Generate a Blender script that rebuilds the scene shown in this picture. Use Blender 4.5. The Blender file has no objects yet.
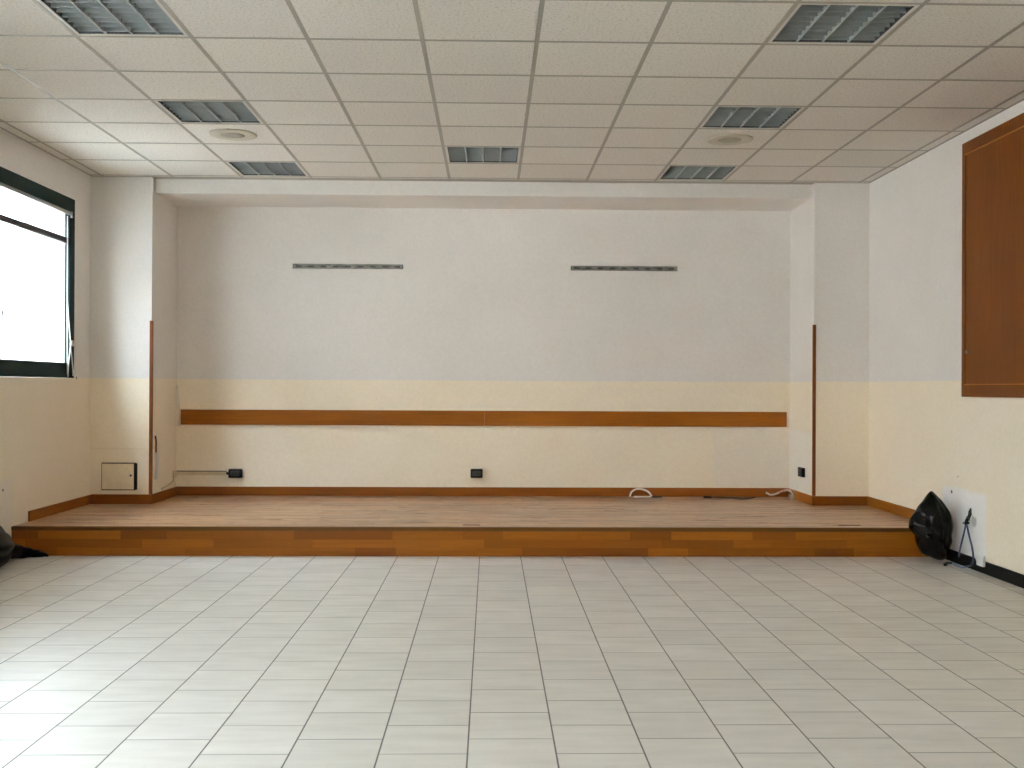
import bpy, bmesh, math, random
from mathutils import Vector, Matrix, noise
random.seed(7)
S = bpy.context.scene
COL = S.collection
# ------------------------------------------------------------------ room measures (metres)
XL, XR = -3.47, 3.34           # side walls
YC, YB, YN = 9.16, 9.90, -3.2  # pier fronts, recess back wall, wall behind the viewer
H = 3.0558                     # hung ceiling
PH, PY = 0.213, 7.68           # stage height, stage front
PXL, PXR = -2.942, 2.852       # inner faces of the two piers
BEAM_Y, BEAM_Z = 9.235, 2.93
STRIPE = 1.304                 # top of the cream paint
GX, GY = 0.2378, 5.4883        # ceiling grid phase
FX, FY = 0.2298, 5.1907        # floor tile phase
# ------------------------------------------------------------------ camera
FPX, YAW, PITCH, ROLL, HC = 1046.75, .021, .0038, .0047, 1.2361
def cam_axes():
    cy, sy, cp, sp = math.cos(YAW), math.sin(YAW), math.cos(PITCH), math.sin(PITCH)
    F = Vector((sy*cp, cy*cp, sp)); R = Vector((cy, -sy, 0)); U = R.cross(F)
    c, s = math.cos(ROLL), math.sin(ROLL)
    return c*R+s*U, -s*R+c*U, F
CR, CU, CF = cam_axes()
cam = bpy.data.objects.new('camera', bpy.data.cameras.new('camera'))
COL.objects.link(cam)
cam.data.sensor_width = 36; cam.data.lens = FPX*36/1024; cam.data.clip_start = .05
m = Matrix((CR, CU, -CF)).transposed().to_4x4(); m.translation = (0, 0, HC)
cam.matrix_world = m
S.camera = cam
def survey(u, v, axis, val):
    """surveyed point: where the sight line u,v meets the plane axis = val"""
    d = CF*FPX + CR*(u-512) - CU*(v-384)
    o = Vector((0, 0, HC))
    return o + d*((val-o[axis])/d[axis])

# ------------------------------------------------------------------ materials
def lin(c):
    return tuple(((x/255)/12.92 if x/255 <= .04045 else ((x/255+.055)/1.055)**2.4) for x in c)
class NT:
    def __init__(s, name):
        s.m = bpy.data.materials.new(name); s.m.use_nodes = True
        s.t = s.m.node_tree; s.b = s.t.nodes['Principled BSDF']
        s.geo = s.t.nodes.new('ShaderNodeNewGeometry')
        sp = s.t.nodes.new('ShaderNodeSeparateXYZ'); s.link(s.geo.outputs['Position'], sp.inputs[0])
        s.x, s.y, s.z = sp.outputs
    def link(s, a, b): s.t.links.new(a, b)
    def put(s, sock, v):
        if isinstance(v, bpy.types.NodeSocket): s.link(v, sock)
        elif isinstance(v, tuple) and len(v) == 3 and sock.type == 'RGBA': sock.default_value = (*v, 1)
        else: sock.default_value = v
    def op(s, o, a, b=0.0, c=None):
        n = s.t.nodes.new('ShaderNodeMath'); n.operation = o
        s.put(n.inputs[0], a); s.put(n.inputs[1], b)
        if c is not None: s.put(n.inputs[2], c)
        return n.outputs[0]
    def ramp(s, v, lo, hi, a=0.0, b=1.0):
        n = s.t.nodes.new('ShaderNodeMapRange'); n.clamp = True
        s.put(n.inputs[0], v); n.inputs[1].default_value = lo; n.inputs[2].default_value = hi
        n.inputs[3].default_value = a; n.inputs[4].default_value = b
        return n.outputs[0]
    def mix(s, f, a, b, mode='MIX'):
        n = s.t.nodes.new('ShaderNodeMix'); n.data_type = 'RGBA'; n.blend_type = mode
        s.put(n.inputs[0], f); s.put(n.inputs[6], a); s.put(n.inputs[7], b)
        return n.outputs[2]
    def vec(s, a, b, c=0.0):
        n = s.t.nodes.new('ShaderNodeCombineXYZ')
        for i, v in enumerate((a, b, c)): s.put(n.inputs[i], v)
        return n.outputs[0]
    def noise(s, v=None, scale=5, detail=3, rough=.55):
        n = s.t.nodes.new('ShaderNodeTexNoise'); n.inputs['Scale'].default_value = scale
        n.inputs['Detail'].default_value = detail; n.inputs['Roughness'].default_value = rough
        s.link(v if v is not None else s.geo.outputs['Position'], n.inputs['Vector'])
        return n.outputs['Fac']
    def white(s, v):
        n = s.t.nodes.new('ShaderNodeTexWhiteNoise'); n.noise_dimensions = '2D'
        s.link(v, n.inputs['Vector']); return n.outputs['Value']
    def bump(s, h, strength=.2, dist=.002):
        n = s.t.nodes.new('ShaderNodeBump'); n.inputs['Strength'].default_value = strength
        n.inputs['Distance'].default_value = dist; s.link(h, n.inputs['Height'])
        s.link(n.outputs[0], s.b.inputs['Normal'])
    def fin(s, col, rough=.5, metal=0.0, spec=None):
        s.put(s.b.inputs['Base Color'], col); s.put(s.b.inputs['Roughness'], rough)
        s.b.inputs['Metallic'].default_value = metal
        if spec is not None: s.b.inputs['Specular IOR Level'].default_value = spec
        return s.m
    def window(s, v, lo, hi, soft=.008):
        """1 where lo < v < hi"""
        return s.op('MULTIPLY', s.ramp(v, lo-soft, lo+soft), s.ramp(v, hi-soft, hi+soft, 1, 0))
def plain(name, c, rough=.5, metal=0.0, var=.08, scale=25, spec=None):
    n = NT(name); f = n.ramp(n.noise(None, scale, 3), .3, .7, 0, 1)
    c = lin(c); d = tuple(x*(1-var*2) for x in c)
    return n.fin(n.mix(f, d, c), rough, metal, spec)

WHITE, CREAM = (226, 221, 214), (232, 209, 163)
def wall_paint(name, patch=None, spots=()):
    """white emulsion above, cream dado below; patch = list of (axis,lo,hi,zlo,zhi,colour,strength)"""
    n = NT(name)
    wob = n.op('MULTIPLY', n.op('SUBTRACT', n.noise(None, 3, 2), .5), .006)
    zz = n.op('ADD', n.z, wob)
    big = n.ramp(n.noise(None, 1.3, 4), .3, .7)
    fine = n.ramp(n.noise(None, 45, 3), .25, .75)
    w = n.mix(big, lin((232, 228, 223)), lin((238, 234, 230)))
    c = n.mix(big, lin((246, 234, 211)), lin((250, 240, 221)))
    col = n.mix(n.ramp(zz, STRIPE-.004, STRIPE+.004), c, w)
    if patch:
        for ax, lo, hi, z0, z1, pc, st in patch:
            e = n.op('MULTIPLY', n.op('SUBTRACT', n.noise(None, 7, 3), .5), .06)
            a = n.op('ADD', n.x if ax == 0 else n.y, e); b = n.op('ADD', n.z, e)
            mk = n.op('MULTIPLY', n.op('MULTIPLY', n.window(a, lo, hi, .02), n.window(b, z0, z1, .02)), st)
            col = n.mix(mk, col, lin(pc))
    for ax, p, z, r, sc in spots:
        a = n.op('SUBTRACT', n.x if ax == 0 else n.y, p); b = n.op('SUBTRACT', n.z, z)
        d = n.op('SQRT', n.op('ADD', n.op('MULTIPLY', a, a), n.op('MULTIPLY', b, b)))
        d = n.op('ADD', d, n.op('MULTIPLY', n.op('SUBTRACT', n.noise(None, 30, 3), .5), r*1.2))
        col = n.mix(n.ramp(d, r*.6, r, 1, 0), col, lin(sc))
    col = n.mix(n.op('MULTIPLY', fine, .10), col, lin((150, 144, 134)), 'MULTIPLY')
    n.bump(n.noise(None, 120, 4), .25, .002)
    return n.fin(col, .75, 0, .25)

def wood(name, ua, va, cols, brick=None, rough=.35, var=.35, grain=1.0, spec=.5, phase=(0, 0)):
    """grain runs along axis ua; brick=(block length, strip height) gives random toned blocks"""
    n = NT(name); ax = (n.x, n.y, n.z); u, v = ax[ua], ax[va]
    w = ax[3-ua-va]
    c1, c2, c3 = (lin(c) for c in cols)
    if brick:
        bl, rh = brick
        row = n.op('FLOOR', n.op('DIVIDE', n.op('SUBTRACT', v, phase[1]), rh))
        roff = n.white(n.vec(row, 3.7))
        uu = n.op('ADD', n.op('DIVIDE', n.op('SUBTRACT', u, phase[0]), bl), n.op('MULTIPLY', roff, 7.0))
        # blocks of unequal length: warp the coordinate a little
        uu = n.op('ADD', uu, n.op('MULTIPLY', n.op('SINE', n.op('MULTIPLY', uu, 2.3)), .22))
        blk = n.op('FLOOR', uu)
        rnd = n.white(n.vec(blk, row))
        fr = n.op('FRACT', uu); fv = n.op('FRACT', n.op('DIVIDE', n.op('SUBTRACT', v, phase[1]), rh))
        gap = n.op('MAXIMUM', n.ramp(fr, 0, .006, 1, 0), n.ramp(fv, 0, .02, 1, 0))
        shift = n.op('MULTIPLY', rnd, 30.0)
    else:
        rnd = n.ramp(n.noise(n.vec(n.op('MULTIPLY', u, .6), n.op('MULTIPLY', v, 2)), 2, 2), .3, .7); gap = None; shift = 0.0
    gv = n.vec(n.op('ADD', n.op('MULTIPLY', u, 2.2), shift), n.op('MULTIPLY', v, 42.0), n.op('MULTIPLY', w, 42.0))
    g = n.ramp(n.noise(gv, 1.4, 5, .6), .25, .75)
    base = n.mix(rnd, c1, c2)
    col = n.mix(n.op('MULTIPLY', g, var), base, c3)
    if gap is not None:
        col = n.mix(n.op('MULTIPLY', gap, .55), col, tuple(x*.25 for x in c3))
    n.bump(g, .08*grain, .001)
    return n.fin(col, n.op('ADD', rough, n.op('MULTIPLY', g, .12)), 0, spec)

M = {}
M['back'] = wall_paint('back_wall_paint', [(0, 2.12, 3.2, .1, .93, (240, 233, 219), .8)])
M['pier'] = wall_paint('pier_paint')
M['pierR'] = wall_paint('right_pier_paint', [(1, 9.235, 9.99, .1, .85, (247, 243, 233), .85)])
M['left'] = wall_paint('left_wall_paint', [(1, 6.6, 7.70, .09, .56, (240, 233, 222), .7)],
                       [(1, 7.545, .49, .012, (40, 34, 30)), (1, 8.86, 1.303, .012, (70, 60, 50))])
M['right'] = wall_paint('right_wall_paint', [(1, 6.98, 7.66, .07, .535, (252, 251, 249), .95)],
                        [(1, 7.50, .50, .016, (45, 38, 32)), (1, 7.15, .33, .045, (190, 188, 184)),
                         (1, 7.40, .62, .008, (120, 105, 85))])
RW = ((162, 98, 20), (122, 65, 8), (92, 45, 4))
M['riser'] = wood('riser_parquet', 0, 2, RW, (.42, .0615), .36, .35, spec=.2, phase=(.55, 0))
M['nosing'] = wood('nosing_wood', 0, 2, ((106, 70, 22), (94, 60, 18), (68, 42, 10)), None, .4, spec=.2)
M['deck'] = wood('deck_parquet', 0, 1, ((204, 166, 130), (152, 116, 88), (122, 90, 66)), (.62, .069), .24, .5)
M['skirtX'] = wood('skirting_wood_across', 0, 2, ((140, 80, 16), (124, 66, 10), (86, 42, 6)), None, .36, spec=.2)
M['skirtY'] = wood('skirting_wood_along', 1, 2, ((158, 96, 20), (142, 82, 13), (96, 50, 8)), None, .36, spec=.2)
M['stripV'] = wood('corner_strip_wood', 2, 0, ((134, 74, 26), (116, 60, 18), (80, 38, 10)), None, .42, spec=.2)
M['rail'] = wood('rail_wood', 0, 2, ((152, 90, 16), (138, 78, 10), (96, 48, 6)), None, .38, .4, spec=.15)
M['panel'] = wood('wall_panel_wood', 2, 1, ((122, 66, 12), (112, 58, 9), (84, 41, 6)), None, .45, .45, spec=.15)
M['panelframe'] = wood('wall_panel_frame_wood', 2, 1, ((116, 62, 12), (106, 55, 9), (78, 38, 6)), None, .45, .4, spec=.15)

# floor tiles: 30 x 30 cm, every second lane shifted half a tile
M['bead'] = wood('panel_bead_wood', 1, 2, ((176, 118, 48), (166, 106, 40), (128, 76, 24)), None, .45, .3, spec=.15)
n = NT('floor_tiles')
lane = n.op('DIVIDE', n.op('SUBTRACT', n.x, FX), .3); li = n.op('FLOOR', lane)
odd = n.op('MULTIPLY', n.op('FLOORED_MODULO', li, 2.0), 1.0)   # lane just left of FX is odd
yy = n.op('DIVIDE', n.op('SUBTRACT', n.y, FY), .3)
yy = n.op('ADD', n.op('ADD', yy, .5), n.op('MULTIPLY', odd, .5))
ri = n.op('FLOOR', yy); fx = n.op('FRACT', lane); fy = n.op('FRACT', yy)
dx = n.op('MULTIPLY', n.op('MINIMUM', fx, n.op('SUBTRACT', 1.0, fx)), .3)
dy = n.op('MULTIPLY', n.op('MINIMUM', fy, n.op('SUBTRACT', 1.0, fy)), .3)
rnd = n.white(n.vec(li, ri)); rnd2 = n.white(n.vec(ri, n.op('ADD', li, 11.0)))
gx = n.ramp(dx, .0021, .0036, 1, 0)
gy = n.op('MULTIPLY', n.ramp(dy, .0022, .0038, 1, 0), n.ramp(rnd2, 0, 1, .5, 1))
grout = n.op('MAXIMUM', gx, gy)
st = n.noise(n.vec(n.op('ADD', n.op('MULTIPLY', n.x, 1.6), n.op('MULTIPLY', rnd, 40)), n.op('MULTIPLY', n.y, 8)), 2.0, 5, .55)
st = n.ramp(st, .38, .72)
cl = n.ramp(n.noise(None, 4.0, 4), .35, .7)
c = n.mix(rnd, lin((217, 213, 205)), lin((226, 222, 214)))
c = n.mix(n.op('MULTIPLY', st, .22), c, lin((172, 168, 160)))
c = n.mix(n.op('MULTIPLY', cl, .16), c, lin((172, 162, 148)))
c = n.mix(n.op('MULTIPLY', grout, .92), c, lin((54, 51, 46)))
n.bump(n.op('SUBTRACT', 1.0, grout), .25, .0015)
M['floor'] = n.fin(c, n.ramp(st, 0, 1, .34, .48), 0, .45)

# mineral fibre ceiling tiles
n = NT('ceiling_tiles')
lx = n.op('FLOOR', n.op('DIVIDE', n.op('SUBTRACT', n.x, GX), .6)); ly = n.op('FLOOR', n.op('DIVIDE', n.op('SUBTRACT', n.y, GY), .6))
rnd = n.white(n.vec(lx, ly))
sp = n.ramp(n.noise(None, 70, 3, .7), .50, .70)
c = n.mix(rnd, lin((221, 216, 209)), lin((229, 225, 218)))
c = n.mix(n.op('MULTIPLY', sp, .55), c, lin((158, 151, 140)))
n.bump(n.noise(None, 95, 3, .7), .35, .002)
M['tile'] = n.fin(c, .9, 0, .1)
M['tbar'] = plain('ceiling_bar_enamel', (164, 159, 148), .5, 0, .03, 25, .3)
M['dark'] = plain('dark_void', (18, 17, 16), .8)
M['slab'] = plain('concrete_slab', (150, 146, 140), .9)
M['lampwhite'] = plain('lamp_frame_enamel', (206, 202, 194), .4, 0, .02)
M['louvre'] = plain('louvre_aluminium', (180, 186, 185), .5, .15, .04)
M['lampbox'] = plain('lamp_housing_grey', (90, 94, 94), .5, .3, .04)
M['tube'] = plain('tube_glass_unlit', (225, 226, 224), .25, 0, .01)
M['spk'] = plain('speaker_ivory', (196, 189, 172), .5, 0, .02)
n = NT('speaker_mesh')
d = n.op('MULTIPLY', n.op('SINE', n.op('MULTIPLY', n.x, 900)), n.op('SINE', n.op('MULTIPLY', n.y, 900)))
M['spkmesh'] = n.fin(n.mix(n.ramp(d, -.2, .5), lin((178, 170, 152)), lin((138, 130, 114))), .6)
M['green'] = plain('dark_green_window_enamel', (4, 34, 34), .5, .0, .10, 6, .10)
M['transom'] = plain('dark_bronze_bar', (40, 34, 30), .4, .1, .25, 14, .3)
M['alu'] = plain('brushed_aluminium', (150, 150, 146), .35, .8, .06)
n = NT('rail_steel')
f = n.ramp(n.noise(n.vec(n.op('MULTIPLY', n.x, 9), n.op('MULTIPLY', n.z, 30)), 1.3, 4), .35, .7)
M['steel'] = n.fin(n.mix(f, lin((92, 92, 84)), lin((158, 156, 146))), .5, .35)
M['black'] = plain('black_plastic', (9, 9, 9), .4, 0, .1, 25, .25)
M['blackskirt'] = plain('black_skirting', (8, 8, 8), .6, 0, .1, 25, .15)
M['ivory'] = plain('ivory_plastic', (226, 220, 206), .4, 0, .02)
M['cream'] = plain('cream_painted_conduit', (228, 213, 180), .55, 0, .06)
M['hatch'] = plain('cream_painted_metal', (242, 229, 201), .5, 0, .04)
M['brown'] = plain('brown_wire', (110, 66, 36), .5, 0, .05)
M['whitecord'] = plain('white_cord', (232, 230, 224), .5, 0, .03)
M['greycord'] = plain('grey_cord', (60, 56, 54), .5, 0, .05)
M['pinkcord'] = plain('pale_pink_cord', (205, 160, 150), .5, 0, .05)
M['bluecord'] = plain('slate_blue_cable', (64, 74, 104), .45, 0, .05)
M['palebluecord'] = plain('pale_blue_cable', (150, 160, 190), .45, 0, .05)
M['plaster'] = plain('white_plaster', (250, 249, 247), .9, 0, .06, 40)
M['bagskin'] = plain('black_bin_bag', (3, 3, 3), .10, 0, .1, 12, .2)
M['bagcloth'] = plain('dark_navy_bag', (4, 7, 12), .4, 0, .15, 12, .12)
M['facade'] = plain('pale_render_facade', (114, 116, 119), .9, 0, .04, 2)
M['bounce_white'] = plain('white_bounce_block', (222, 222, 222), .9, 0, .04, 2)  # for the added unseen blocks that bounce sunlight indoors
M['yard'] = plain('asphalt_yard', (170, 170, 170), .9, 0, .06, 2)
M['pipe'] = plain('grey_pipe', (96, 92, 92), .5, .2)
n = NT('window_glass')
tr = n.t.nodes.new('ShaderNodeBsdfTransparent'); tr.inputs[0].default_value = (.95, .975, .97, 1)
gl = n.t.nodes.new('ShaderNodeBsdfGlossy'); gl.inputs['Roughness'].default_value = .03
fr = n.t.nodes.new('ShaderNodeLayerWeight'); fr.inputs[0].default_value = .5
fac = n.op('MULTIPLY_ADD', n.op('POWER', fr.outputs['Facing'], 5.0), .9, .03)
mx = n.t.nodes.new('ShaderNodeMixShader')
n.link(fac, mx.inputs[0]); n.link(tr.outputs[0], mx.inputs[1]); n.link(gl.outputs[0], mx.inputs[2])
n.link(mx.outputs[0], n.t.nodes['Material Output'].inputs[0]); M['glass'] = n.m

# ------------------------------------------------------------------ mesh helpers
def box(bm, x0, x1, y0, y1, z0, z1, bevel=0.0, mi=0):
    r = bmesh.ops.create_cube(bm, size=1)
    vs = r['verts']
    for v in vs:
        v.co = Vector(((x0+x1)/2+v.co.x*(x1-x0), (y0+y1)/2+v.co.y*(y1-y0), (z0+z1)/2+v.co.z*(z1-z0)))
    fs = {f for v in vs for f in v.link_faces}
    for f in fs: f.material_index = mi
    if bevel:
        es = {e for v in vs for e in v.link_edges}
        bmesh.ops.bevel(bm, geom=list(es), offset=bevel, segments=2, affect='EDGES', profile=.6)
def tube(bm, pts, r, seg=8, caps=True):
    pts = [Vector(p) for p in pts]; rings = []
    up = Vector((0, 0, 1)); a = None
    for i, p in enumerate(pts):
        t = (pts[min(i+1, len(pts)-1)]-pts[max(i-1, 0)]).normalized()
        if a is None:
            a = t.orthogonal().normalized()
        else:
            a = (a - t*a.dot(t)).normalized()
        b = t.cross(a)
        rr = r[i] if isinstance(r, (list, tuple)) else r
        rings.append([bm.verts.new(p+a*math.cos(2*math.pi*k/seg)*rr+b*math.sin(2*math.pi*k/seg)*rr) for k in range(seg)])
    for q, w in zip(rings, rings[1:]):
        for k in range(seg):
            bm.faces.new((q[k], q[(k+1) % seg], w[(k+1) % seg], w[k])).smooth = True
    if caps:
        bm.faces.new(rings[0][::-1]); bm.faces.new(rings[-1])
def smooth_path(pts, n=8):
    """Catmull-Rom through pts"""
    P = [Vector(p) for p in pts]; P = [P[0]*2-P[1]] + P + [P[-1]*2-P[-2]]; out = []
    for i in range(1, len(P)-2):
        for k in range(n):
            t = k/n; a, b, c, d = P[i-1:i+3]
            out.append(.5*((2*b)+(c-a)*t+(2*a-5*b+4*c-d)*t*t+(3*b-a-3*c+d)*t**3))
    out.append(P[-2]); return out
def lathe(bm, prof, c, seg=48, axis='Z'):
    rings = []
    for r, z in prof:
        rings.append([bm.verts.new((c[0]+r*math.cos(2*math.pi*k/seg), c[1]+r*math.sin(2*math.pi*k/seg), c[2]+z)) for k in range(seg)])
    for q, w in zip(rings, rings[1:]):
        for k in range(seg):
            bm.faces.new((q[k], q[(k+1) % seg], w[(k+1) % seg], w[k])).smooth = True
    bm.faces.new(rings[0][::-1]); bm.faces.new(rings[-1])
def obj(name, bm, mat, parent=None, fix=True):
    if fix: bmesh.ops.recalc_face_normals(bm, faces=bm.faces)
    me = bpy.data.meshes.new(name); bm.to_mesh(me); bm.free()
    for mm in (mat if isinstance(mat, (list, tuple)) else [mat]): me.materials.append(M[mm])
    o = bpy.data.objects.new(name, me); COL.objects.link(o)
    if parent:
        o.parent = parent; o.matrix_parent_inverse = Matrix.Translation(-parent.location) if parent.type == 'EMPTY' else Matrix()
    return o
def part(name, mat, parent, fn, kind=None):
    bm = bmesh.new(); fn(bm); o = obj(name, bm, mat, parent)
    if kind: o['kind'] = kind
    return o
def struct(name, mat, fn, parent=None):
    bm = bmesh.new(); fn(bm); o = obj(name, bm, mat, parent)
    if parent is None: o['kind'] = 'structure'
    return o
def tag(o, label, cat, group=None):
    o['label'] = label; o['category'] = cat
    if group: o['group'] = group
    return o
def thing(name, label, cat, loc=(0, 0, 0), group=None):
    o = bpy.data.objects.new(name, None); COL.objects.link(o); o.location = loc
    o.empty_display_size = .1
    return tag(o, label, cat, group)
def copy_thing(root, loc, label):
    r = root.copy(); COL.objects.link(r); r.location = loc; r['label'] = label
    for ch in list(root.children):
        c = ch.copy(); COL.objects.link(c); c.parent = r
        for g in ch.children:
            d = g.copy(); COL.objects.link(d); d.parent = c
    return r

# ------------------------------------------------------------------ room shell
TOP = 3.42
struct('floor', 'floor', lambda b: box(b, XL-.3, XR+.3, YN-.3, YB+.3, -.2, 0))
struct('wall_far', 'back', lambda b: box(b, XL-.3, XR+.3, YB, YB+.3, 0, TOP))
struct('wall_pier_left', 'pier', lambda b: box(b, XL, PXL, YC, YB, 0, TOP))
struct('wall_pier_right', 'pierR', lambda b: box(b, PXR, XR, YC, YB, 0, TOP))
struct('wall_beam', 'pier', lambda b: box(b, PXL, PXR, BEAM_Y, YB, BEAM_Z, TOP))
struct('wall_right', 'right', lambda b: box(b, XR, XR+.3, YN-.3, YB, 0, TOP))
NWINS = []
NZ0, NZ1 = .95, 2.75
def near_wall(b):
    y0, y1 = YN-.3, YN
    box(b, XL-.3, XR, y0, y1, 0, NZ0); box(b, XL-.3, XR, y0, y1, NZ1, TOP)
    xs = [XL-.3] + [x for w in NWINS for x in w] + [XR]
    for i in range(0, len(xs), 2): box(b, xs[i], xs[i+1], y0, y1, NZ0, NZ1)
struct('wall_near', 'pier', near_wall)
WZ0, WZ1 = 1.30, 2.785
WINS = [(7.25, 8.785), (-1.0, 4.45)]
def left_wall(b):
    x0, x1 = XL-.42, XL
    box(b, x0, x1, YN, YB, 0, WZ0); box(b, x0, x1, YN, YB, WZ1, TOP)
    ys = [YN] + [y for w in reversed(WINS) for y in w] + [YB]
    for i in range(0, len(ys), 2): box(b, x0, x1, ys[i], ys[i+1], WZ0, WZ1)
struct('wall_left', 'left', left_wall)

# hung ceiling: lay-in tiles with gaps where the lights sit, visible T-bars below
LIGHTS = [(-4, -1), (-4, 2), (-4, 5), (-1, 4), (2, -1), (2, 2), (2, 5)]   # grid cells (column, row) seen in the room
def cells():
    for i in range(-7, 6):
        for j in range(-15, 7):
            x0, x1 = max(GX+.6*i, XL), min(GX+.6*(i+1), XR); y0, y1 = max(GY+.6*j, YN), min(GY+.6*(j+1), YC)
            if x1-x0 > .001 and y1-y0 > .001: yield i, j, x0, x1, y0, y1
def tiles(b):
    for i, j, x0, x1, y0, y1 in cells():
        if (i, j) in LIGHTS: continue
        e = .0035
        r = random.uniform
        z = H+.0016
        vs = [b.verts.new((x, y, z+r(0, .0009))) for x, y in ((x0+e, y0+e), (x1-e, y0+e), (x1-e, y1-e), (x0+e, y1-e))]
        b.faces.new(vs[::-1])
        us = [b.verts.new((v.co.x, v.co.y, z+.018)) for v in vs]
        b.faces.new(us)
        for k in range(4): b.faces.new((vs[k], vs[(k+1) % 4], us[(k+1) % 4], us[k]))
ceil = struct('ceiling', 'tile', tiles)
def bars(b):
    h = .012
    for i in range(-6, 6):
        x = GX+.6*i; box(b, x-h, x+h, YN, YC, H, H+.0012)
    for j in range(-14, 7):
        y = GY+.6*j; box(b, XL, XR, y-h, y+h, H+.0002, H+.0013)
    for x0, x1 in ((XL, XL+.022), (XR-.022, XR)): box(b, x0, x1, YN, YC, H+.0003, H+.0014)
    box(b, XL, XR, YC-.022, YC, H+.0003, H+.0014)
    box(b, PXL, PXR, YC, BEAM_Y, H+.0003, H+.0014)
struct('ceiling_grid', 'tbar', bars, ceil)
struct('ceiling_slab', 'slab', lambda b: box(b, XL-.3, XR+.3, YN-.3, YB+.3, TOP, TOP+.2))

# ------------------------------------------------------------------ recessed louvre lights
def make_light():
    t = thing('louvre_light', '', 'ceiling light', (0, 0, H), 'recessed louvre lights in the ceiling')
    a, q = .287, .270
    def frame(b):
        for s in (-1, 1):
            box(b, s*(a+q)/2-(a-q)/2, s*(a+q)/2+(a-q)/2, -a, a, .0008, .006)
            box(b, -q, q, s*(a+q)/2-(a-q)/2, s*(a+q)/2+(a-q)/2, .0008, .006)
    def housing(b):
        z0, z1 = .004, .105
        for s in (-1, 1):
            box(b, s*(q+.003)-.003, s*(q+.003)+.003, -q-.006, q+.006, z0, z1)
            box(b, -q, q, s*(q+.003)-.003, s*(q+.003)+.003, z0, z1)
        box(b, -q-.006, q+.006, -q-.006, q+.006, z1, z1+.004)
    def louvre(b):
        n = 8
        for k in range(n):                      # cross blades: wedge sections, thick edge up
            y = -q+(k+.5)*2*q/n
            for c in range(4):
                x0 = -q+c*q/2+.0045; x1 = x0+q/2-.009
                xm = (x0+x1)/2
                # each blade bows down towards its ends like a pressed reflector fin
                prof = [(x0, .052), (x0+.018, .044), (xm, .041), (x1-.018, .044), (x1, .052)]
                lo = [b.verts.new((x, y-.002, .006)) for x, z in prof]; hi = [b.verts.new((x, y+.012, z)) for x, z in prof]
                lo2 = [b.verts.new((x, y+.002, .006)) for x, z in prof]; hi2 = [b.verts.new((x, y+.015, z)) for x, z in prof]
                for i in range(4):
                    b.faces.new((lo[i], lo[i+1], hi[i+1], hi[i])); b.faces.new((lo2[i+1], lo2[i], hi2[i], hi2[i+1]))
                    b.faces.new((lo[i+1], lo[i], lo2[i], lo2[i+1])); b.faces.new((hi[i], hi[i+1], hi2[i+1], hi2[i]))
                b.faces.new((lo[0], hi[0], hi2[0], lo2[0])); b.faces.new((lo[4], lo2[4], hi2[4], hi[4]))
    def divider(c):
        def fn(b):
            x = -q+c*q/2
            vs = []
            for y in (-q+.001, q-.001):
                vs.append([b.verts.new((x+dx, y, z)) for dx, z in ((-.004, .003), (.004, .003), (.0045, .024), (-.0045, .024))])
            for k in range(4): b.faces.new((vs[0][k], vs[0][(k+1) % 4], vs[1][(k+1) % 4], vs[1][k]))
            b.faces.new(vs[0][::-1]); b.faces.new(vs[1])
        return fn
    part('frame', 'lampwhite', t, frame); part('housing', 'lampbox', t, housing); part('louvre', 'louvre', t, louvre)
    for c in (1, 2, 3): part('divider', 'louvre', t, divider(c))
    for c in range(4):
        x = -q+(c+.5)*q/2
        part('tube', 'tube', t, lambda b: tube(b, [(x, -.262, .085), (x, .262, .085)], .012, 10))
    for ch in t.children: ch.matrix_parent_inverse = Matrix()
    return t
LAB = ['recessed louvre ceiling light cut by the top edge, left side of room',
       'recessed louvre ceiling light just in front of the left round ceiling speaker',
       'recessed louvre ceiling light behind the left round speaker, close to the beam',
       'recessed louvre ceiling light alone in the middle of the ceiling',
       'large near recessed louvre ceiling light by the upper right wooden panel',
       'recessed louvre ceiling light just in front of the right round ceiling speaker',
       'recessed louvre ceiling light behind the right round speaker, close to the beam']
L0 = make_light()
for k, (i, j) in enumerate(LIGHTS):
    p = (GX+.6*i+.3, GY+.6*j+.3, H)
    if k == 0: L0.location = p; L0['label'] = LAB[0]
    else: copy_thing(L0, p, LAB[k])

# round ceiling speakers
def make_speaker():
    t = thing('ceiling_speaker', '', 'speaker', (0, 0, H), 'round ceiling speakers')
    part('rim', 'spk', t, lambda b: lathe(b, [(.0855, -.006), (.094, -.008), (.12, -.011), (.15, -.010), (.166, -.006), (.168, .0012), (.085, .0012)], (0, 0, 0)))
    part('grille', 'spkmesh', t, lambda b: lathe(b, [(.001, -.010), (.05, -.0095), (.084, -.0065), (.0848, -.002)], (0, 0, 0)))
    part('clip', 'spk', t, lambda b: box(b, -.008, .008, -.178, -.164, -.010, .001, .002))
    for ch in t.children: ch.matrix_parent_inverse = Matrix()
    return t
s0 = make_speaker(); s0.location = (GX-.6*3.5, GY+.6*3.5, H)
s0['label'] = 'round ivory ceiling speaker between two lights on the left, window side'
copy_thing(s0, (GX+.6*2.5, GY+.6*3.5, H), 'round ivory ceiling speaker between two lights on the right, wooden panel side')

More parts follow.
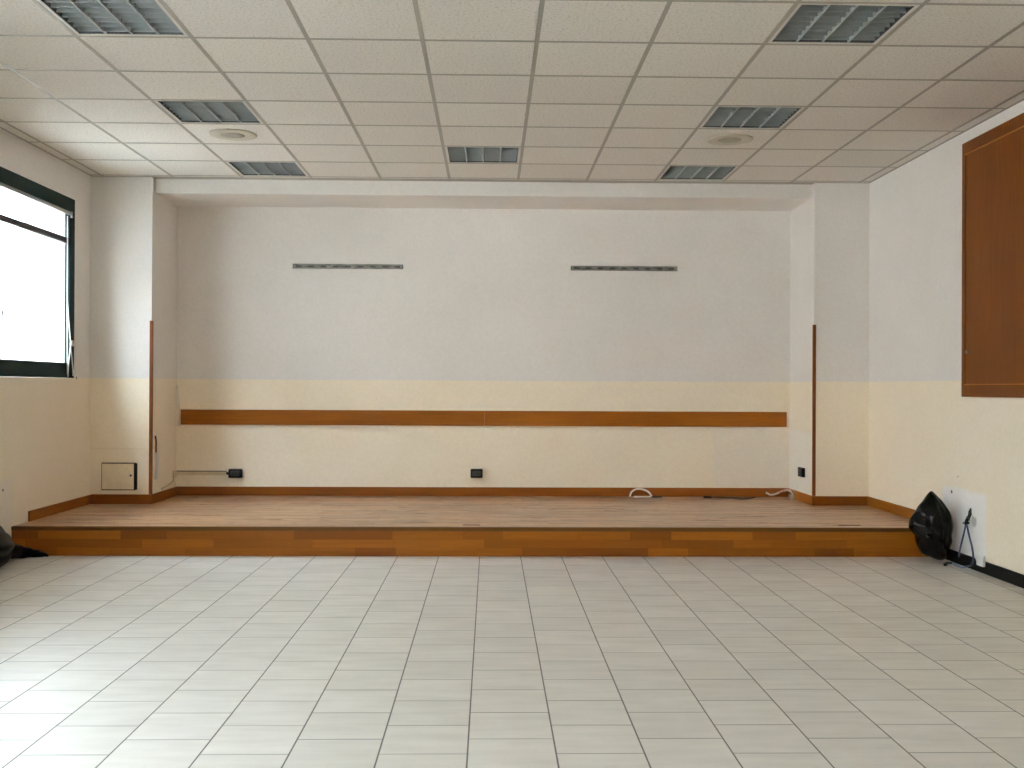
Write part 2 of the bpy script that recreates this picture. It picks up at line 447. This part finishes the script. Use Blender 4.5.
# ------------------------------------------------------------------ windows
def window(idx, y0, y1):
    w = bpy.data.objects.new('window_%d' % idx, None); COL.objects.link(w); w.location = (XL, (y0+y1)/2, WZ0); w['kind'] = 'structure'
    x0, x1 = XL-.03, XL+.010
    a, b_ = y0+.001, y1-.001; ib, it = 1.425, 2.655   # daylight opening of the frame
    def frame(b):
        box(b, x0, x1, a, b_, WZ0+.001, ib, .004); box(b, x0, x1, a, b_, it, WZ1-.001, .004)
        box(b, x0, x1, a, a+.11, ib-.005, it+.005, .004); box(b, x0, x1, b_-.11, b_, ib-.005, it+.005, .004)
    part('window_frame', 'green', w, frame)
    part('transom', 'transom', w, lambda b: box(b, XL-.025, XL+.004, a+.11, b_-.11, 2.405, 2.452, .004))
    mid = (a+b_)/2 if idx > 1 else a+.12
    part('mullion', 'green', w, lambda b: box(b, XL-.026, XL-.001, mid-.035, mid+.035, ib, it, .004))
    part('glass', 'glass', w, lambda b: box(b, XL-.020, XL-.016, a+.10, b_-.10, ib-.01, it+.01))
    part('head_rail', 'alu', w, lambda b: box(b, XL-.004, XL+.022, a+.10, b_-.085, it-.014, it+.012, .003))
    part('head_bracket', 'alu', w, lambda b: box(b, XL-.004, XL+.026, b_-.098, b_-.082, it-.035, it+.016, .002))
for i, (a, b_) in enumerate(WINS): window(i+1, a, b_)
def near_window(idx, x0, x1):
    w = bpy.data.objects.new('window_%d' % idx, None); COL.objects.link(w); w.location = ((x0+x1)/2, YN, NZ0); w['kind'] = 'structure'
    y0, y1 = YN-.09, YN+.012; a, b_ = x0+.001, x1-.001
    def frame(b):
        box(b, a, b_, y0, y1, NZ0+.001, NZ0+.1, .004); box(b, a, b_, y0, y1, NZ1-.1, NZ1-.001, .004)
        box(b, a, a+.09, y0, y1, NZ0+.095, NZ1-.095, .004); box(b, b_-.09, b_, y0, y1, NZ0+.095, NZ1-.095, .004)
        box(b, (a+b_)/2-.04, (a+b_)/2+.04, y0+.01, y1-.01, NZ0+.095, NZ1-.095, .004)
    part('window_frame', 'green', w, frame)
    part('glass', 'glass', w, lambda b: box(b, a+.08, b_-.08, YN-.052, YN-.048, NZ0+.09, NZ1-.09))
for i, (a, b_) in enumerate(NWINS): near_window(3+i, a, b_)
# blind cords of the visible window
t = thing('blind_cord', 'white blind cords tied at a cleat on the right jamb of the dark green window', 'cord', (XL+.016, 8.75, 1.3))
S_ = lambda u, v, dx=.02: survey(u, v, 0, XL+dx)
part('cord', 'whitecord', t, lambda b: tube(b, [S_(67.5, 216), S_(67.3, 300), S_(67.2, 374)], .004, 6))
part('cord', 'whitecord', t, lambda b: tube(b, smooth_path([S_(67.3, 300), S_(69.5, 330), S_(70.5, 345), S_(68.8, 362), S_(67.8, 377)]), .0045, 6))
part('cord', 'whitecord', t, lambda b: tube(b, smooth_path([S_(70.5, 344), S_(71.2, 352), S_(72.6, 366), S_(73, 372)]), .0055, 6))
def cleat(b):
    c = S_(71.5, 344, .014)
    box(b, XL+.0125, XL+.032, c.y-.035, c.y+.05, c.z-.008, c.z+.008, .003); box(b, XL+.0125, XL+.026, c.y-.012, c.y+.014, c.z-.02, c.z+.03, .003)
part('cleat', 'ivory', t, cleat)
part('tassel', 'whitecord', t, lambda b: tube(b, [S_(73, 370), S_(73.1, 376)], [.007, .004], 8))

# ------------------------------------------------------------------ stage
st = thing('stage_platform', 'low wooden stage platform filling the recess across the far end of the room', 'stage', (0, PY, 0))
G = .001
SX0, SX1 = XL+G, XR-G
def deck(b):
    z0, z1 = PH-.02, PH
    box(b, SX0, SX1, PY+.03, YC-G, z0, z1); box(b, PXL+G, PXR-G, YC-G, YB-G, z0, z1)
part('deck', 'deck', st, deck)
part('nosing', 'nosing', st, lambda b: box(b, SX0, SX1, PY-.008, PY+.03, .186, PH+.001, .003))
part('riser', 'riser', st, lambda b: box(b, SX0, SX1, PY, PY+.02, .001, .186))
# two dark finger slots in the deck, each a cut-out with a worn metal lip
for (u0, u1, v) in ((463, 480, 525), (839, 860, 525.3)):
    p0, p1 = survey(u0, v, 2, PH), survey(u1, v, 2, PH)
    part('finger_slot', 'dark', st, lambda b: box(b, p0.x, p1.x, p0.y-.016, p0.y+.016, PH-.004, PH+.0015, .001))

# ------------------------------------------------------------------ skirtings
BT = .297
def sk(name, mat, fn): return struct(name, mat, fn)
th = .014
sk('baseboard_far', 'skirtX', lambda b: box(b, PXL+th+G, PXR-th-G, YB-th, YB-G*.5, PH+.001, BT, .003))
def bl(b):
    box(b, XL+th+G, PXL+th, YC-th, YC-G*.5, PH+.001, BT, .003)
sk('baseboard_pier_left', 'skirtX', bl)
sk('baseboard_pier_right', 'skirtX', lambda b: box(b, PXR-th, XR-th-G, YC-th, YC-G*.5, PH+.001, BT, .003))
sk('baseboard_return_left', 'skirtY', lambda b: box(b, PXL+G*.5, PXL+th, YC+G, YB-G, PH+.001, BT, .003))
sk('baseboard_return_right', 'skirtY', lambda b: box(b, PXR-th, PXR-G*.5, YC+G, YB-G, PH+.001, BT, .003))
sk('baseboard_left', 'skirtY', lambda b: box(b, XL+G*.5, XL+th, 7.95, YC-G, PH+.001, BT-.004, .003))
sk('baseboard_right', 'skirtY', lambda b: box(b, XR-th, XR-G*.5, PY+.08, YC-G, PH+.001, BT, .003))
sk('baseboard_right_black', 'blackskirt', lambda b: box(b, XR-.012, XR-G*.5, YN, PY-.012, .001, .085, .002))

# ------------------------------------------------------------------ corner strips, rail, wall fittings
def corner_strip(b, x, s):
    z0, z1 = BT+.001, 1.806
    xa, xb = sorted((x-s*.016, x+s*.009))
    box(b, xa, xb, YC-.007, YC-G*.5, z0, z1, .0015)
    xa, xb = sorted((x+s*.0005, x+s*.009))
    box(b, xa, xb, YC-G*.5, YC+.018, z0, z1)
bm = bmesh.new(); corner_strip(bm, PXL, 1)
tag(obj('corner_strip', bm, 'stripV'), 'thin upright wooden corner strip on the left pier beside the metal hatch', 'corner strip', 'wooden corner strips')
bm = bmesh.new(); corner_strip(bm, PXR, -1)
tag(obj('corner_strip', bm, 'stripV'), 'thin upright wooden corner strip on the right pier', 'corner strip', 'wooden corner strips')
t = thing('wall_rail', 'long orange-brown wooden rail running level along the cream far wall', 'rail', (0, YB, .876))
for x0, x1 in ((-2.898, -.0515), (-.0508, 2.818)):
    part('board', 'rail', t, lambda b: box(b, x0, x1, YB-.022, YB-G, .878, 1.020, .003))
# two slotted steel mounting rails high on the far wall
def mounting_rail(x0, x1, label):
    t = thing('mounting_rail', label, 'rail', ((x0+x1)/2, YB, 2.372), 'steel mounting rails')
    def body(b):
        z0, z1 = 2.352, 2.395
        box(b, x0, x1, YB-.004, YB-G, z0, z1); box(b, x0, x1, YB-.02, YB-.004, z1-.006, z1); box(b, x0, x1, YB-.02, YB-.004, z0, z0+.006)
    part('channel', 'steel', t, body)
    n = 9
    for k in range(n):
        x = x0+(k+.5)*(x1-x0)/n
        part('slot', 'greycord', t, lambda b: box(b, x-.026, x+.026, YB-.0055, YB-.0035, 2.366, 2.381, .0008))
    for x in (x0+.02, x1-.02):
        part('screw', 'alu', t, lambda b: tube(b, [(x, YB-.004, 2.373), (x, YB-.009, 2.373)], .008, 10))
mounting_rail(-1.863, -.824, 'slim grey steel mounting rail on the white far wall, left of centre')
mounting_rail(.759, 1.772, 'slim grey steel mounting rail on the white far wall, right of centre')

# sockets
def socket(c, w, h, label, ax='Y', sx=1, plate=False):
    t = thing('wall_socket', label, 'socket', c, 'black wall sockets')
    cx, cy, cz = c
    if ax == 'Y':
        part('case', 'black', t, lambda b: box(b, cx-w/2, cx+w/2, cy-.045, cy-G, cz-h/2, cz+h/2, .010))
        part('insert', 'greycord', t, lambda b: box(b, cx-w*.33, cx+w*.33, cy-.049, cy-.044, cz-h*.28, cz+h*.28, .002))
        for k in (-1, 0, 1):
            part('contact_hole', 'dark', t, lambda b: tube(b, [(cx+k*w*.17, cy-.048, cz), (cx+k*w*.17, cy-.0502, cz)], .0055, 10))
    else:
        part('case', 'black', t, lambda b: box(b, cx-.03, cx-G, cy-w/2, cy+w/2, cz-h/2, cz+h/2, .006))
        part('insert', 'greycord', t, lambda b: box(b, cx-.033, cx-.029, cy-w*.33, cy+w*.33, cz-h*.28, cz+h*.28, .002))
        for k in (-1, 0, 1):
            part('contact_hole', 'dark', t, lambda b: tube(b, [(cx-.032, cy+k*w*.17, cz), (cx-.0342, cy+k*w*.17, cz)], .0055, 10))
    return t
s1 = socket((-2.385, YB, .423), .125, .085, 'black wall socket fed by the conduit from the left corner')
part('cable_gland', 'black', s1, lambda b: tube(b, [(-2.447, YB-.02, .423), (-2.47, YB-.02, .423)], [.016, .011], 10))
socket((-.122, YB, .430), .115, .085, 'black wall socket alone near the middle of the far wall')
socket((PXR, 9.47, .483), .14, .085, 'black wall socket on the inner side of the right pier', 'X')

# conduits in the left corner
t = thing('cable_conduit', 'cream conduit along the wall from left corner to the black socket', 'conduit', (-2.7, YB, .42))
part('trunking', 'cream', t, lambda b: box(b, PXL+.002, -2.472, YB-.012, YB-G, .404, .437, .003))
part('wire', 'greycord', t, lambda b: tube(b, [(PXL+.004, YB-.006, .4415), (-2.47, YB-.006, .4415)], .0042, 8))
part('elbow_box', 'cream', t, lambda b: box(b, PXL+G, PXL+.016, YB-.12, YB-.03, .385, .452, .004))
part('wire', 'cream', t, lambda b: tube(b, smooth_path([(PXL+.007, YB-.09, .388), (PXL+.007, YB-.15, .352), (PXL+.007, YB-.26, .335), (PXL+.007, YB-.46, .318)]), .0065, 8))
t = thing('cable_cover', 'short white upright cable cover with brown wire inside the left pier', 'cable cover', (PXL, 9.385, .54))
cv = survey(157, 464, 0, PXL+.02).y
part('cover', 'whitecord', t, lambda b: box(b, PXL+G, PXL+.026, cv-.03, cv+.03, .42, .655, .004))
part('wire', 'brown', t, lambda b: tube(b, smooth_path([(PXL+.011, cv, .65), (PXL+.012, cv-.005, .70), (PXL+.009, cv+.006, .75), (PXL+.008, cv-.01, .80)]), .008, 6))
# leaning pale strip in the left recess corner
bm = bmesh.new()
vs = []
for z, w in ((.862, .030), (1.02, .024), (1.25, .006)):
    vs.append([bm.verts.new(p) for p in ((PXL+.0005, YB-.03, z), (PXL+.004+w, YB-.03, z), (PXL+.004+w, YB-.0005, z), (PXL+.0005, YB-.0005, z))])
for a, c in zip(vs, vs[1:]):
    for k in range(4): bm.faces.new((a[k], a[(k+1) % 4], c[(k+1) % 4], c[k]))
bm.faces.new(vs[0][::-1]); bm.faces.new(vs[-1])
tag(obj('end_strip', bm, 'ivory'), 'narrow pale tapered strip in the corner at the left end of the wooden rail', 'strip')

# metal hatch on the left pier and the ledge above it
t = thing('wall_hatch', 'small cream metal hatch low on the left pier', 'hatch', (-3.215, YC, .33))
hx0, hx1, hz0, hz1 = -3.360, -3.070, .338, .568
def hframe(b):
    e = .014
    box(b, hx0-e, hx0, YC-.012, YC-G*.5, hz0-e, hz1+e); box(b, hx1, hx1+e+.012, YC-.012, YC-G*.5, hz0-e, hz1+e)
    box(b, hx0, hx1, YC-.012, YC-G*.5, hz0-e, hz0); box(b, hx0, hx1, YC-.012, YC-G*.5, hz1, hz1+e)
part('frame', 'brown', t, lambda b: [box(b, hx0-.004, hx0, YC-.012, YC-G*.5, hz0-.004, hz1+.004), box(b, hx0, hx1, YC-.012, YC-G*.5, hz1, hz1+.005), box(b, hx0, hx1, YC-.012, YC-G*.5, hz0-.005, hz0)])
part('recess', 'dark', t, lambda b: box(b, hx0, hx1+.012, YC-.009, YC-G*.5, hz0, hz1))
def hdoor(b):
    box(b, hx0+.003, hx1-.010, YC-.018, YC-.010, hz0+.004, hz1-.004, .002)
    bmesh.ops.rotate(b, verts=b.verts, cent=(hx0, YC-.01, 0), matrix=Matrix.Rotation(math.radians(-2.5), 3, 'Z'))
dr = part('door', 'hatch', t, hdoor)
lk = part('lock', 'dark', dr, lambda b: tube(b, [(hx1-.035, YC-.028, .463), (hx1-.035, YC-.0345, .463)], .009, 12))
struct('trim_1', 'hatch', lambda b: box(b, XL+G, PXL-.032, YC-.006, YC-G*.5, .690, .700, .002))

# ------------------------------------------------------------------ wooden wall panel on the right wall
t = thing('wall_panel', 'tall framed orange-brown wooden panel fixed high on the right wall', 'wall panel', (XR, 6.4, 1.19))
py0, py1, pz0, pz1 = 5.3, 7.285, 1.19, 2.965
fw = .085
def pframe(b):
    x0, x1 = XR-.030, XR-G
    box(b, x0, x1, py0, py0+fw, pz0, pz1, .003); box(b, x0, x1, py1-fw*.55, py1, pz0, pz1, .003)
    box(b, x0, x1, py0+fw, py1-fw*.55, pz0, pz0+fw, .003); box(b, x0, x1, py0+fw, py1-fw*.55, pz1-fw, pz1, .003)
part('frame', 'panelframe', t, pframe)
part('bead', 'bead', t, lambda b: [box(b, XR-.033, XR-.02, py0+fw, py1-fw*.55, z-.0035, z+.0035, .001) for z in (pz0+fw, pz1-fw)])
part('board', 'panel', t, lambda b: box(b, XR-.022, XR-G, py0+fw-.004, py1-fw*.55+.004, pz0+fw-.004, pz1-fw+.004))
kp = survey(967, 352, 0, XR-.034)
part('latch', 'alu', t, lambda b: box(b, XR-.042, XR-.030, kp.y-.012, kp.y+.012, kp.z-.012, kp.z+.012, .003))

# ------------------------------------------------------------------ black bags
def bag_mesh(c, outline, thick, seed, crumple=.02):
    """crumpled bag: outline = (dx,dz) around c in the XZ plane, thick = half depth along Y"""
    bm = bmesh.new(); bmesh.ops.create_icosphere(bm, subdivisions=4, radius=1)
    rng = random.Random(seed)
    pol = sorted((math.atan2(z, x), math.hypot(x, z)) for x, z in outline)
    def rad(a):
        for k in range(len(pol)):
            a0, r0 = pol[k]; a1, r1 = pol[(k+1) % len(pol)]
            if k == len(pol)-1: a1 += 2*math.pi
            aa = a if a >= pol[0][0] else a+2*math.pi
            if a0 <= aa <= a1:
                f = (aa-a0)/max(a1-a0, 1e-6); return r0+(r1-r0)*f
        return pol[0][1]
    sd = Vector((seed*3.1, seed*1.7, seed))
    def crease(q):
        d, _ = noise.voronoi(q); return min(1, (d[1]-d[0])*1.5)
    for v in bm.verts:
        d = v.co.copy(); a = math.atan2(d.z, d.x); rr = math.hypot(d.x, d.z)
        r = rad(a)*(rr**.85)
        p = Vector((math.cos(a)*r, d.y*thick*(1-.25*max(0, d.z)), math.sin(a)*r))
        rid = 1-abs(noise.noise(Vector((p.x*9, p.y*9, p.z*6))+sd))*2
        k = (rid*.5+crease(Vector((p.x*16+p.z*5, p.y*16, p.z*10-p.x*4))+sd)*.7-.35)*crumple*(1-rr**3)+rng.uniform(-.5, .5)*crumple*.22*(1-rr**3)
        p += Vector((d.x*.3, d.y, d.z*.3)).normalized()*k
        v.co = Vector(c)+p
    for f in bm.faces: f.smooth = True
    return bm
BY = 7.44
bc = survey(931, 526, 1, BY)
outl = []
for u, v in ((931, 489.5), (936, 495), (945, 505.5), (950.5, 514), (951.5, 521), (950.5, 536), (948, 549), (945, 560), (939, 560.5), (930, 557), (922, 554), (918.5, 547), (916.5, 536), (909.5, 528), (909.5, 522), (916, 511), (924.5, 500)):
    p = survey(u, v, 1, BY); outl.append((p.x-bc.x, p.z-bc.z))
bm = bag_mesh(bc, outl, .11, 2, .055)
zmin = min(v.co.z for v in bm.verts)
for v in bm.verts:
    v.co.z = max(v.co.z - zmin*0, .001); v.co.x = min(v.co.x, XR-.014); v.co.y = min(v.co.y, PY-.010)
bag = obj('bin_bag', bm, 'bagskin'); md = bag.modifiers.new('soft_folds', 'SUBSURF'); md.levels = md.render_levels = 1
tag(bag, 'crumpled shiny black plastic bag at the right end of the stage', 'bag')

t = thing('bin_bag', 'dark crumpled bag on the floor against the left wall, cut by photo edge', 'bag', (XL+.12, 7.1, 0))
c2 = Vector((XL+.10, 7.12, .13))
bm = bag_mesh(c2, [(-.09, .22), (-.02, .21), (.05, .13), (.105, .05), (.125, .02), (.095, -.04), (.085, -.11), (.04, -.128), (-.05, -.128), (-.09, -.12), (-.095, 0)], .26, 5, .03)
for v in bm.verts: v.co.z = max(v.co.z, .001); v.co.x = max(v.co.x, XL+.008)
obj('bag_body', bm, 'bagcloth', t)
def tail(b):
    pts = smooth_path([(-3.40, 7.30, .10), (-3.385, 7.45, .075), (-3.36, 7.56, .045), (-3.30, 7.625, .022), (-3.23, 7.645, .010), (-3.19, 7.648, .005)], 6)
    n_ = len(pts); tube(b, pts, [.065*(1-i/n_)**.8+.004 for i in range(n_)], 10)
    for v in b.verts:
        v.co.z = max(v.co.z, .001); v.co.y = min(v.co.y, PY-.012); v.co.x = max(v.co.x, XL+.008)
        v.co += Vector((0, 0, max(0, noise.noise(v.co*25))*.012))
part('bag_neck', 'bagcloth', t, tail)

# ------------------------------------------------------------------ wall outlet with cables, right wall
W_ = lambda u, v, dx=.012: survey(u, v, 0, XR-dx)
t = thing('cable_outlet', 'broken cable outlet in the white plaster patch beside the black bag', 'outlet', W_(969, 516, 0))
def hole(b):
    c = W_(970, 514, 0); n_ = 14
    rng = random.Random(3)
    ring = []
    for k in range(n_):
        a = 2*math.pi*k/n_; r = 1+rng.uniform(-.25, .3)
        ring.append((c.y+math.cos(a)*  .026*r+math.sin(a)*-.016, c.z+math.sin(a)*.040*r))
    fr = [b.verts.new((XR-.003, y, z)) for y, z in ring]; bk = [b.verts.new((XR-G*.5, y, z)) for y, z in ring]
    b.faces.new(fr)
    for k in range(n_): b.faces.new((fr[k], fr[(k+1) % n_], bk[(k+1) % n_], bk[k]))
part('hole', 'dark', t, hole)
fl = lambda u, v: survey(u, v, 2, .008)
t = thing('cable', 'slate blue cable with two cords hanging from the wall outlet to the floor', 'cable', (3.28, 7.3, 0))
part('plug', 'black', t, lambda b: tube(b, [W_(967.5, 517, .006), W_(966.5, 521, .03), W_(966, 525, .034)], [.008, .012, .009], 10))
part('plug_wing', 'black', t, lambda b: tube(b, [W_(963.8, 523, .03), W_(968.5, 523, .03)], .008, 8))
part('cord', 'bluecord', t, lambda b: tube(b, smooth_path([W_(966, 523, .03), W_(964, 533, .05), W_(961, 545, .045), W_(959.3, 553, .03), W_(959, 556.5, .02)]), .006, 7))
a_ = [W_(966.5, 524, .03), W_(969, 535, .05), W_(972, 547, .06), W_(973.2, 556, .06)]
def low(p): return Vector((min(p.x, XR-.03), p.y, max(p.z, .009)))
part('cord', 'bluecord', t, lambda b: tube(b, smooth_path(a_+[low(W_(972.8, 561, .05)), low(W_(970.5, 565.5, .06)), low(fl(967, 566.8))]), .007, 8))
part('cord', 'palebluecord', t, lambda b: tube(b, smooth_path([low(fl(967, 566.8)), fl(963, 567), fl(957, 565.5), fl(952, 563)]), .0072, 8))
part('connector', 'black', t, lambda b: tube(b, smooth_path([fl(952.5, 563.2), fl(948, 563), fl(945, 565)]), [.008]*8+[.012]*9, 8))
bm = bmesh.new()
c = W_(981, 563, .014)
box(bm, XR-.034, XR-.0125, c.y-.06, c.y+.045, .052, .112, .004)
bmesh.ops.subdivide_edges(bm, edges=bm.edges, cuts=2)
for v in bm.verts:
    o_ = Vector((0, noise.noise(v.co*40)*.03, noise.noise(v.co*35+Vector((3, 0, 0)))*.014)); v.co += o_; v.co.x = min(v.co.x, XR-.0125)
tag(obj('plaster_chunk', bm, 'plaster'), 'small broken white plaster lump stuck to the black skirting', 'plaster')

# ------------------------------------------------------------------ cables lying on the stage
D = lambda u, v, dz=0.0: survey(u, v, 2, PH+dz)
def clampy(p): return Vector((p.x, min(p.y, YB-.03), p.z))
t = thing('stage_cable', 'white cable arched in a loop on the stage by the far wall', 'cable', (1.46, 9.83, PH), 'cables lying on the stage')
yb = 9.80
A = lambda u, v: survey(u, v, 1, yb)
def onz(p): return Vector((p.x, p.y, max(p.z, PH+.008)))
part('cord', 'whitecord', t, lambda b: tube(b, smooth_path([onz(A(629.5, 497)), onz(A(632, 491.5)), A(637, 489), A(643, 489.5), A(648.5, 492), onz(A(652, 496.5))]), .0085, 8))
part('cord', 'whitecord', t, lambda b: tube(b, smooth_path([onz(A(652, 496.5)), onz(A(646, 498)), onz(A(640, 497)), onz(A(634, 498.2))]), .007, 8))
part('connector', 'greycord', t, lambda b: tube(b, smooth_path([onz(A(651, 497.5)), onz(A(657, 497)), onz(A(662, 498))]), .009, 8))
yb = 9.78
t = thing('stage_cable', 'thin dark cable lying flat on the stage right of centre', 'cable', (2.2, 9.78, PH), 'cables lying on the stage')
dk = [survey(u, v, 2, PH+.007) for u, v in ((704, 497.5), (712, 497), (722, 497.5), (732, 498), (740, 499), (748, 498.7), (755, 497.2))]
dk = [Vector((p.x, min(max(p.y, 9.5), 9.84), PH+.008)) for p in dk]
part('cord', 'greycord', t, lambda b: tube(b, smooth_path(dk), .006, 7))
part('plug', 'black', t, lambda b: tube(b, [dk[0]+Vector((-.005, 0, .004)), dk[0]+Vector((.07, .002, .004))], .011, 8))
t = thing('stage_cable', 'white and pink cable bundle with plugs at the right pier foot', 'cable', (2.65, 9.75, PH), 'cables lying on the stage')
yb = 9.72
pw = [A(766, 492.5), A(771, 494.8), A(777, 493.5), A(783, 491), A(789, 490.5), A(792.5, 494), A(793.5, 498)]
pw = [onz(p) for p in pw]
part('cord', 'whitecord', t, lambda b: tube(b, smooth_path(pw), .0085, 8))
pk = [onz(p+Vector((.012, -.03, .012))) for p in pw[2:]]
part('cord', 'pinkcord', t, lambda b: tube(b, smooth_path(pk), .007, 8))
for (u, v, mt) in ((791, 499.5, 'pinkcord'), (795.5, 499.8, 'ivory')):
    c = D(u, v); c.x = min(c.x, PXR-.05)
    part('plug', mt, t, lambda b: box(b, c.x-.017, c.x+.017, c.y-.03, c.y+.03, PH+.0008, PH+.044, .007))

# ------------------------------------------------------------------ outdoors: view through the window, plus unseen blocks that shape the daylight
struct('ground', 'yard', lambda b: box(b, -60, 60, -60, 60, -.6, -.4))
def house(label, mat, y0, y1, h):
    t = thing('building', label, 'building', (-9.0, (y0+y1)/2, -.4))
    part('wall', mat, t, lambda b: box(b, -12.0, -9.0, y0, y1, -.4, h))
    part('roof', 'slab', t, lambda b: box(b, -12.2, -8.8, y0, y1, h, h+.12))
house('washed-out grey building seen through the dark green window', 'facade', 9, 45, 3.2)
def unseen_block(name, mat, y0, y1, h):  # out-of-view block added to steer daylight into the room
    def fn(b):
        box(b, -12.0, -9.0, y0, y1, -.4, h); box(b, -12.2, -8.9, y0, y1, h, h+.12)
    struct(name, mat, fn)
unseen_block('unseen_bounce_white', 'bounce_white', 3.8, 8.9, 4.5)  # unseen, added bright to throw light on far and right walls
unseen_block('unseen_shade_grey', 'facade', -3.4, 3.7, 6)  # unseen, added dim and tall to hold light off the left pier
unseen_block('unseen_bounce_pale', 'bounce_white', -14, -3.5, 6)  # unseen, added bright to bounce sun in through the second window
q = lambda u, v: survey(u, v, 0, -8.9)
bm = bmesh.new(); tube(bm, [q(-6, 307.5), q(4, 307.8), q(4.6, 309), q(4.6, 322)], .06, 8)
tag(obj('wall_pipe', bm, 'pipe'), 'bent grey pipe outside, seen through the window at the photo edge', 'pipe')

# ------------------------------------------------------------------ light: overcast sky through the windows
w = bpy.data.worlds.new('sky'); S.world = w; w.use_nodes = True
bg = w.node_tree.nodes['Background']; bg.inputs[0].default_value = (.785, .885, 1.0, 1); bg.inputs[1].default_value = 33.0
sl = bpy.data.lights.new('sun', 'SUN'); sl.energy = 105; sl.angle = math.radians(8); sl.color = (1, .985, .97)
so = bpy.data.objects.new('sun', sl); COL.objects.link(so); so.location = (20, 0, 20)
so.rotation_euler = (0, math.radians(52), 0)     # from the far side of the building, over its roof: falls on the house opposite
S.cycles.use_denoising = True
S.cycles.max_bounces = 14; S.cycles.diffuse_bounces = 10; S.cycles.transparent_max_bounces = 12
S.cycles.sample_clamp_indirect = 8
S.view_settings.view_transform = 'Standard'; S.view_settings.look = 'None'
S.view_settings.gamma = 1; S.view_settings.use_curve_mapping = False
S.view_settings.exposure = 0.03
